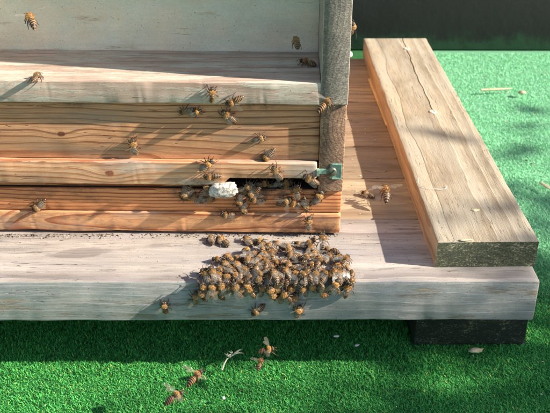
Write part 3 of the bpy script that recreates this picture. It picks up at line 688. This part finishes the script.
for i, (u, v) in enumerate(clus):
    if v < 277: sf = 'T'
    elif v < 286: sf = 'E'
    else: sf = 'F'
    # neighbours head roughly alike; many point away from the drop, some across
    base = 100 + 70*math.sin(u*0.09) + (60 if (i % 3 == 0) else 0)
    a = rc.choice([base, base+rc.uniform(-50, 50), base+180 if rc.random() < .4 else base, rc.uniform(0, 360)])
    if sf != 'T': a = rc.choice([85, 110, 65, 95, 130, 270]) + rc.uniform(-20, 20)
    if (u, v) in ((258, 310),): a = 215
    if (u, v) in ((298, 312), (294, 300)): a = 80
    p = on_z(u, v, GZ+.33)
    close = sum(1 for q in taken if (q-Vector((u, v))).length < 9.5)
    lift = 0.33 + 0.30*min(close, 2)*rc.uniform(.7, 1.1)
    taken.append(Vector((u, v)))
    kd = 's' if rc.random() < .22 else 'w'
    clustered.append((u, put(u, v, a, sf, kd, spec.get((u, v), cl_label(u, v, a, kd)), lift=lift, group='honey bees clustered on the landing edge', tilt=rc.uniform(-.30, .25), roll=rc.uniform(-.45, .45))))
same = {}
for u, o in clustered: same.setdefault(o['label'], []).append((u, o))
for lab, l in same.items():                       # look-alikes told apart by which one stands further left
    if len(l) > 1:
        l.sort(key=lambda q: q[0])
        for k, (u, o) in enumerate(l): o['label'] = ('leftmost ' if k == 0 else 'rightmost ' if k == len(l)-1 else 'middle ') + lab
put(323, 242, 92, 'T', 'w', 'large banded bee standing head up above the right shoulder of the cluster', lift=0.9, size=1.25, tilt=-0.6)

# ------------------------------------------------------------------ small litter
def litter(name, boxes, mat, label, cat):
    rl = random.Random(9); V, Fc = [], []
    for (fn, n, s0, s1) in boxes:
        for _ in range(n):
            p = fn(rl); s = rl.uniform(s0, s1); o = len(V); an = rl.uniform(0, 6.28); el = rl.uniform(.5, 1.6)
            for (a, b, c) in ((1, 0, 0), (0, .6, 0), (-1, 0, .1), (0, -.6, 0), (0, 0, .7), (0, 0, -.3)):
                a *= el; V.append((p[0]+(a*math.cos(an)-b*math.sin(an))*s, p[1]+(a*math.sin(an)+b*math.cos(an))*s, p[2]+c*s))
            for f in ((0, 1, 4), (1, 2, 4), (2, 3, 4), (3, 0, 4), (1, 0, 5), (2, 1, 5), (3, 2, 5), (0, 3, 5)): Fc.append(tuple(o+k for k in f))
    ob = link(name, V, Fc, mat, smooth=False); tag(ob, label, cat, kind='stuff')
m_crumb = plain('pale_crumb', (0.60, 0.52, 0.38), (0.32, 0.24, 0.15), sc=1.0, rough=0.8)
m_dk = plain('dark_crumb', (0.07, 0.05, 0.03), (0.16, 0.11, 0.06), sc=1.0, rough=0.8)
litter('deck_crumbs', [(lambda r: (r.uniform(-30, 8), 8.2-abs(r.gauss(0, .5)), GZ+.03), 150, .03, .08), (lambda r: (r.uniform(-30, 24), r.uniform(.5, 8), GZ+.02), 60, .02, .06),
                       (lambda r: (r.uniform(8, 14.5), r.uniform(3, 50), GZ+.02), 110, .03, .10)], m_crumb, 'pale wax crumbs and grit scattered on the deck', 'crumbs')
litter('deck_dirt', [(lambda r: (min(7.3, r.choice([-27, -24.5, -21, -17, -15.5, -11, -8, -4, -2, 1, 3.5, 6])+r.gauss(0, 1.1)), 8.5-abs(r.gauss(0, .35)), GZ+.03), 420, .02, .14), (lambda r: (r.uniform(-30, 7.2), 8.3-abs(r.gauss(0, 1.2)), GZ+.02), 160, .02, .05), (lambda r: (r.uniform(-30, 24), r.uniform(.5, 8), GZ+.02), 40, .02, .06)], m_dk, 'dark dirt gathered along the foot of the hive', 'dirt')
litter('turf_litter', [(lambda r: (r.uniform(-35, 45), r.uniform(-22, 5), .3), 170, .05, .14), (lambda r: (r.uniform(27, 60), r.uniform(5, 90), .3), 190, .06, .2)], m_crumb, 'pale seed husks and chips caught in the artificial grass', 'litter')
litter('turf_leaf_bits', [(lambda r: (r.uniform(-35, 45), r.uniform(-22, 5), .3), 90, .06, .18), (lambda r: (r.uniform(27, 60), r.uniform(5, 90), .3), 110, .08, .22)], m_dk, 'dark leaf bits caught in the artificial grass', 'litter')
def stick(name, pxs, z, rad, mat, label, cat):
    pts = [on_z(u, v, z) for u, v in pxs]; o = link(name, *tube_mesh(pts, [rad]*(len(pts)-1)+[rad*.4], 6), mat); tag(o, label, cat)
stick('twig', [(481, 90), (490, 89.6), (500, 89.2), (512, 88.6)], 1.0, .22, m_cut_grass, 'pale straight twig lying on the sunlit grass at the upper right', 'twig')
chip('yellow_husk', 522, 92.5, 1.0, .7, .6, .3, m_cut_grass, 'yellowish husk beside the pale twig on the sunlit grass', 'husk', 0.3, 4)
chip('leaf_scrap', 546, 186, 1.0, .35, 1.2, .12, m_cut_grass, 'pale leaf scrap on the grass at the right edge', 'leaf', 0.5, 5)
chip('white_chip', 336, 336, .9, .3, .2, .1, m_white, 'bluish white chip in the shade under the deck edge', 'chip', 0.2, 6)
chip('white_chip', 357, 345, .9, .28, .18, .1, m_white, 'pale chip on the grass at the border of the deck shadow', 'chip', 0.6, 7)
chip('white_chip', 223.5, 398, .9, .16, .14, .12, m_white, 'tiny white chip on the grass right of the low flying bees', 'chip', 0.2, 8)
chip('pine_chip', 476, 350, .9, .7, .35, .2, m_cut_grass, 'tan wood chip on the grass in front of the dark foot', 'wood chip', 0.1, 9)
# dry stalk with seed head standing off the grass
st = empty('dry_stalk', on_z(226, 366, .8), 'grey dry stalk with a tufted head lying on the grass left of two flying bees', 'dry stalk')
inv = on_z(226, 366, .8)
def rel(u, v, z): q = on_z(u, v, z) - inv; return tuple(q)
link('stem', *tube_mesh([rel(222, 370, .9), rel(224, 364, 1.3), rel(227, 359, 1.6), rel(232, 355, 1.8)], [.10, .09, .07, .05], 6), m_grey_straw, st)
rs = random.Random(3); tf = []
for k in range(16):
    t = rs.random(); b0 = Vector(rel(226+t*10, 360-t*7, 1.6)); e0 = b0+Vector((rs.uniform(-.5, .9), rs.uniform(-.6, .6), rs.uniform(-.2, .6)))
    tf.append(tube_mesh([tuple(b0), tuple((b0+e0)/2+Vector((0, 0, .1))), tuple(e0)], [.06, .06, .02], 5))
link('seed_head', *merge(tf), m_grey_straw, st)

# ------------------------------------------------------------------ leafy shrub that throws the dappled shade from the right
def shrub(x, y, h, rx, ry, n, label, seed):
    rs = random.Random(seed); root = empty('leafy_shrub', (x, y, 0), label, 'shrub')
    stems, nodes = [], []
    for k in range(26):
        q = [Vector((rs.uniform(-rx*.5, rx*.5), rs.uniform(-ry, ry), 0))]; d = Vector((rs.uniform(-.25, .25), rs.uniform(-.25, .25), 1)).normalized()
        hh = h*rs.uniform(.80, 1.0)
        for j in range(8): q.append(q[-1]+d*hh/8); d = (d+Vector((rs.uniform(-.2, .2), rs.uniform(-.2, .2), .06))).normalized()
        stems.append(tube_mesh([tuple(p) for p in q], [1.2-.14*j for j in range(9)], 6)); nodes += q[1:]
    V, Fc = [], []
    for k in range(n):
        t = rs.choice(nodes); p = t + Vector((rs.gauss(0, 9), rs.gauss(0, 9), rs.gauss(0, 6)))
        if p.z < 2: continue
        a = Vector((rs.uniform(-1, 1), rs.uniform(-1, 1), rs.uniform(-.7, .7))).normalized(); b = a.cross(Vector((rs.uniform(-.6, .6), rs.uniform(-.6, .6), 1))).normalized(); l = rs.uniform(2.0, 4.0); w = l*.42; c = a.cross(b)*l*.15; o = len(V)
        V += [tuple(p-a*l), tuple(p-a*l*.2+b*w+c), tuple(p+a*l*.5+b*w*.7+c), tuple(p+a*l), tuple(p+a*l*.5-b*w*.7+c), tuple(p-a*l*.2-b*w+c)]; Fc += [(o, o+1, o+2, o+3), (o, o+3, o+4, o+5)]
    link('stem', *merge(stems), plain('shrub_stem', (.10, .07, .04)), root)
    f = link('leaf', V, Fc, plain('shrub_leaf', (.05, .10, .025), (.08, .14, .03), rough=.5), root, smooth=False); f['kind'] = 'stuff'
shrub(240, -42, 132, 22, 38, 11000, 'tall leafy shrub growing well to the right of the hive, outside the view', 1)
